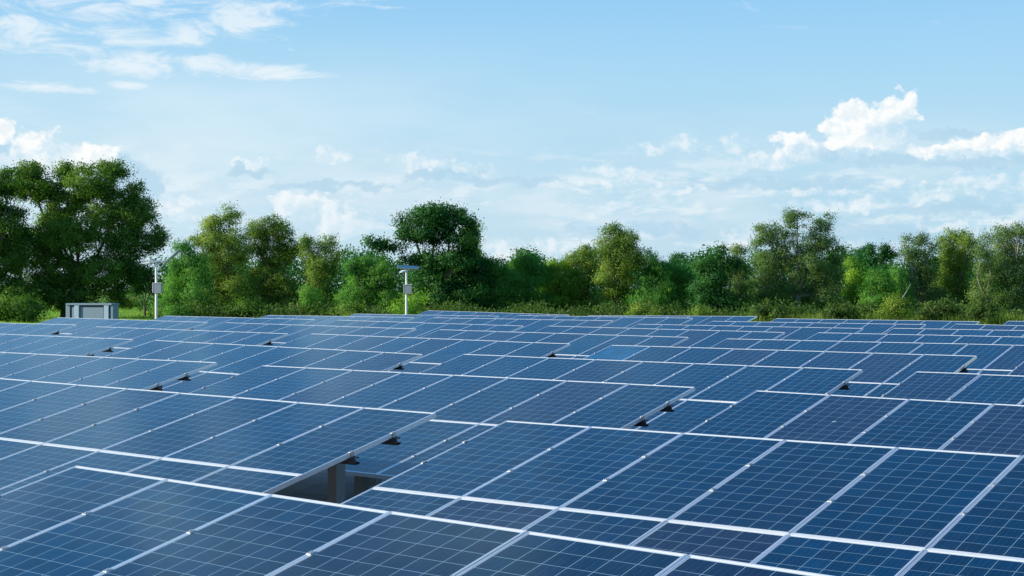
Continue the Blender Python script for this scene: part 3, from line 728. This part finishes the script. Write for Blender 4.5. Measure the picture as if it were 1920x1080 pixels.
tag(mass('undergrowth', 'shade', [(1395, 1975)], 122, 3.5, 26, 93, 1.3, (0.25, 0.75)), 'tangled undergrowth below the right-hand trees', 'undergrowth')
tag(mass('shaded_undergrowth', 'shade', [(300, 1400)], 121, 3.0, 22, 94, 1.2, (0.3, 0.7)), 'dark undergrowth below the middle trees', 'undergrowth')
tag(mass('distant_scrub', 'olive', [(-1100, 300), (1960, 2700)], 235, 8, 14, 91, 1.8, (2.6, 2.2)), 'scrub closing the far end of the bright grass clearing', 'scrub')
def weeds(name, spans, d0, d1, count, h, seed, style='straw'):
    g = np.random.default_rng(seed); V = []; T = []
    k = count
    pick = g.integers(0, len(spans), k); dist = g.uniform(d0, d1, k)
    px = np.array([g.uniform(*spans[i]) for i in pick])
    x = (px - 960) / F * dist
    hh = h * g.uniform(0.35, 1.0, k) * (0.6 + 0.5 * np.sin(x * 0.6) ** 2)
    a = g.uniform(0, math.pi, k); w_ = 0.022
    lx, ly = g.normal(0, 0.22, k) * hh, g.normal(0, 0.22, k) * hh
    z = np.array([GZ(xx, yy) for xx, yy in zip(x, dist)]) - 0.05
    p0 = np.stack([x - np.cos(a) * w_, dist - np.sin(a) * w_, z], 1); p1 = np.stack([x + np.cos(a) * w_, dist + np.sin(a) * w_, z], 1)
    p2 = np.stack([x + np.cos(a) * w_ * .8 + lx * .45, dist + np.sin(a) * w_ * .8 + ly * .45, z + hh * .6], 1); p3 = np.stack([x + lx, dist + ly, z + hh], 1)
    p4 = np.stack([x - np.cos(a) * w_ * .8 + lx * .45, dist - np.sin(a) * w_ * .8 + ly * .45, z + hh * .6], 1)
    v = np.stack([p0, p1, p2, p3, p4], 1).reshape(-1, 3)
    me = bpy.data.meshes.new(name)
    me.vertices.add(5 * k); me.vertices.foreach_set('co', v.astype(np.float32).ravel())
    me.loops.add(5 * k); me.loops.foreach_set('vertex_index', np.arange(5 * k, dtype=np.int32))
    me.polygons.add(k); me.polygons.foreach_set('loop_start', np.arange(0, 5 * k, 5, dtype=np.int32))
    me.materials.append(LEAF[style])
    at_ = me.attributes.new('tint', 'FLOAT', 'FACE'); at_.data.foreach_set('value', np.clip(g.normal(.5, .22, k), 0, 1).astype(np.float32))
    me.update(calc_edges=True)
    return tag(obj(name, me), kind='stuff')
tag(weeds('tall_grass', [(1400, 1960), (1400, 1960), (1400, 1960), (640, 900)], 114, 127, 16000, 1.05, 71), 'tall weeds and grass along the foot of the trees', 'grass')
tag(weeds('meadow_grass', [(-60, 300)], 80, 230, 30000, 0.26, 72, 'yellow'), 'bright short grass of the clearing on the left', 'grass')

# ------------------------------------------------------------------ pale pole leaning in the bushes, dead stump
def leaning_pole():
    d = 117; a = at(1683, d, 572); b_ = at(1708, d + 1, 532)
    base = empty('leaning_pole', (a.x, a.y, GZ(a.x, a.y))); tag(base, 'thin pale pole leaning to the right among the bushes', 'pole')
    m = MB(); o = Vector(base.location); r = b_ - a; foot = a - r * 0.6
    m.tube([foot - o, a - o, (a + b_) / 2 - o + Vector((0.03, 0, -0.03)), b_ - o], [0.05, 0.045, 0.04, 0.025], 7)
    obj('pole', m.mesh('pole', [PALEBARK], True), base)
    k = MB(); q = a + r * 0.12
    k.tube([q - o, q + Vector((-0.5, 0.2, -0.05)) - o, q + Vector((-0.75, 0.2, -0.12)) - o], [0.03, 0.02, 0.01], 6)
    obj('side_branch', k.mesh('side_branch', [PALEBARK], True), base)
leaning_pole()

# ------------------------------------------------------------------ solar street lamps
WHITEPAINT = plain('white painted steel', (0.72, 0.73, 0.72), 0.45, 0.1, 0.06, 5)
BOXGREY = plain('grey paint with box shade in it', (0.27, 0.31, 0.34), 0.5, 0.1, 0.08, 5)  # grey holds the shade on the box front; module backing shares it
DARKGLASS = plain('dark solar module glass', (0.012, 0.022, 0.05), 0.12, 0, 0.1, 4)
LENS = plain('frosted lamp lens', (0.70, 0.70, 0.66), 0.3, 0, 0.05, 4)
def street_lamp(px, dist, top_py, box_py, label, head_yaw, panel_rot, panel_base, panel_mid, ps):
    g0 = at(px, dist, HOR); gz = GZ(g0.x, dist)
    root = empty('solar_street_lamp', (g0.x, dist, gz)); tag(root, label, 'street lamp', 'solar street lamps beside the field')
    H = (HOR - top_py) / F * dist - gz
    m = MB(); m.tube([(0, 0, -0.2), (0, 0, H * 0.5), (0, 0, H - 0.02), (0, 0, H)], [0.066, 0.060, 0.050, 0.042], 16)
    m.box((-0.17, -0.17, -0.05), (0.17, 0.17, 0.02))
    obj('pole', m.mesh('pole', [WHITEPAINT]), root)
    zb = (HOR - box_py) / F * dist - gz
    m = MB(); m.box((-0.10, -0.19, -0.23), (0.27, 0.05, 0.21), 0, 0.012)
    box = obj('battery_box', m.mesh('battery_box', [BOXGREY]), root, Matrix.Translation((0, 0, zb)))
    m = MB(); m.box((-0.13, -0.215, 0.2102), (0.30, 0.075, 0.235)); m.box((-0.127, -0.2, -0.2), (-0.1002, 0.03, 0.2)); obj('lid_lit_side', m.mesh('lid_lit_side', [WHITEPAINT]), box)  # white plate on the left side paints in the sunlit face of the box
    # lamp head: flat tapered luminaire on a short spigot
    m = MB(); hh = Matrix.Translation((0, 0, H + 0.02)) @ Matrix.Rotation(head_yaw, 4, 'Z') @ Matrix.Rotation(math.radians(-8), 4, 'Y')
    vs = [(-0.62, -0.06, -0.025), (-0.62, 0.06, -0.025), (-0.3, -0.13, -0.03), (-0.3, 0.13, -0.03), (0.22, -0.06, -0.03), (0.22, 0.06, -0.03)]
    vs += [(-0.62, -0.06, 0.015), (-0.62, 0.06, 0.015), (-0.3, -0.12, 0.05), (-0.3, 0.12, 0.05), (0.22, -0.05, 0.05), (0.22, 0.05, 0.05)]
    fs = [(0, 1, 3, 2), (2, 3, 5, 4), (6, 8, 9, 7), (8, 10, 11, 9), (0, 6, 7, 1), (4, 5, 11, 10), (0, 2, 8, 6), (2, 4, 10, 8), (1, 7, 9, 3), (3, 9, 11, 5)]
    m.add(vs, fs)
    head = obj('lamp_head', m.mesh('lamp_head', [WHITEPAINT]), root, hh)
    m = MB(); m.box((-0.56, -0.055, -0.042), (-0.14, 0.055, -0.0325)); obj('lens', m.mesh('lens', [LENS]), head)
    # bracket and its small solar module
    m = MB(); pm = Vector(panel_mid)
    m.tube([(0, 0, H - 0.42), (pm.x * 0.45, pm.y * 0.45, H - 0.42 + (pm.z + 0.42) * 0.42), (pm.x, pm.y, H + pm.z - 0.04)], [0.028, 0.026, 0.024], 8)
    m.tube([(0, 0, H - 0.12), (pm.x * 0.5, pm.y * 0.5, H + pm.z * 0.5 - 0.08)], [0.02, 0.02], 8)
    obj('bracket', m.mesh('bracket', [WHITEPAINT]), root)
    pmx = Matrix.Translation((pm.x, pm.y, H + pm.z)) @ panel_rot.to_4x4()
    m = MB(); m.box((-ps[0] / 2, -ps[1] / 2, -0.03), (ps[0] / 2, ps[1] / 2, 0.0))
    pan = obj('solar_module', m.mesh('solar_module', [BOXGREY]), root, pmx)
    m = MB(); m.box((-ps[0] / 2 + 0.02, -ps[1] / 2 + 0.02, 0.0003), (ps[0] / 2 - 0.02, ps[1] / 2 - 0.02, 0.004)); obj('glass', m.mesh('glass', [DARKGLASS]), pan)
    return root
street_lamp(293, 66, 491, 540, 'white solar street lamp on the left beside the grey cabinet, its module seen edge-on', 0.12,
            Matrix.Rotation(math.radians(-43), 3, 'Y') @ Matrix.Rotation(0.05, 3, 'X'), None, (0.66, 0.05, 0.20), (0.90, 0.66))
street_lamp(762, 72, 508, 542, 'white solar street lamp in front of the dark flat-topped tree, module broadside', 1.15,
            Matrix.Rotation(math.radians(11), 3, 'X') @ Matrix.Rotation(math.radians(3), 3, 'Y'), None, (0.06, 0.16, 0.20), (1.05, 0.70))

# ------------------------------------------------------------------ inverter cabinet
CAB = plain('blue-grey painted cabinet steel', (0.17, 0.25, 0.30), 0.5, 0.1, 0.08, 3)
CABLIGHT = plain('pale blue-grey painted door', (0.32, 0.43, 0.52), 0.45, 0.1, 0.06, 3)
CABDARK = plain('dark rubber joint', (0.035, 0.055, 0.08), 0.7, 0, 0.1, 5)
def cabinet():
    d = 68; k = d / F; c = at(167, d, HOR); gz = GZ(c.x, d)
    root = empty('inverter_cabinet', (c.x, d, gz), math.radians(-10)); tag(root, 'blue-grey steel inverter cabinet with two pale door strips under the big tree', 'cabinet')
    W_ = 90 * k; H = (HOR - 569.5) * k - gz; X = lambda px: (px - 167) * k
    m = MB(); m.box((-W_ / 2, 0.10, 0.12), (W_ / 2, 0.75, H - 0.06)); m.box((-W_ / 2 - 0.02, 0.02, -0.15), (W_ / 2 + 0.02, 0.78, 0.1198))
    obj('housing', m.mesh('housing', [CAB]), root)
    m = MB(); m.box((-W_ / 2 - 0.03, -0.05, H - 0.0598), (W_ / 2 + 0.03, 0.80, H + 0.02), 0, 0.015); obj('roof', m.mesh('roof', [CAB]), root)
    for a, b_ in ((119.5, 128), (209, 214.5)):
        m = MB(); m.box((X(a), 0.02, 0.13), (X(b_), 0.0998, H - 0.061), 0, 0.008); obj('side_post', m.mesh('side_post', [CAB]), root)
    for a, b_ in ((137.5, 147), (197, 206.5)):
        m = MB(); m.box((X(a), -0.03, 0.13), (X(b_), 0.0998, H - 0.061), 0, 0.01)
        dd = obj('door_strip', m.mesh('door_strip', [CABLIGHT]), root)
        m = MB(); m.box((X(b_) - 0.06, -0.055, 1.0), (X(b_) - 0.035, -0.0302, 1.22)); obj('handle', m.mesh('handle', [CABDARK]), dd)
    m = MB(); m.box((X(148.5), 0.055, 0.16), (X(194.5), 0.0998, H - 0.15)); obj('front_panel', m.mesh('front_panel', [CAB]), root)
    m = MB(); m.box((X(131.5), 0.055, 0.16), (X(136.5), 0.0998, H - 0.15)); obj('narrow_panel', m.mesh('narrow_panel', [CAB]), root)
    m = MB()
    for a, b_ in ((128.4, 131.2), (194.8, 196.8), (206.7, 208.8)): m.box((X(a), 0.075, 0.14), (X(b_), 0.0997, H - 0.063))
    m.box((X(147.2), 0.07, H - 0.148), (X(194.6), 0.0997, H - 0.066)); m.box((X(131.3), 0.07, H - 0.148), (X(137.3), 0.0997, H - 0.066))
    obj('joint_seal', m.mesh('joint_seal', [CABDARK]), root)
    m = MB()
    for q in range(7): m.box((X(160), 0.047, 0.5 + q * 0.06), (X(182), 0.0548, 0.53 + q * 0.06))
    obj('louvre', m.mesh('louvre', [CABDARK]), root)
cabinet()
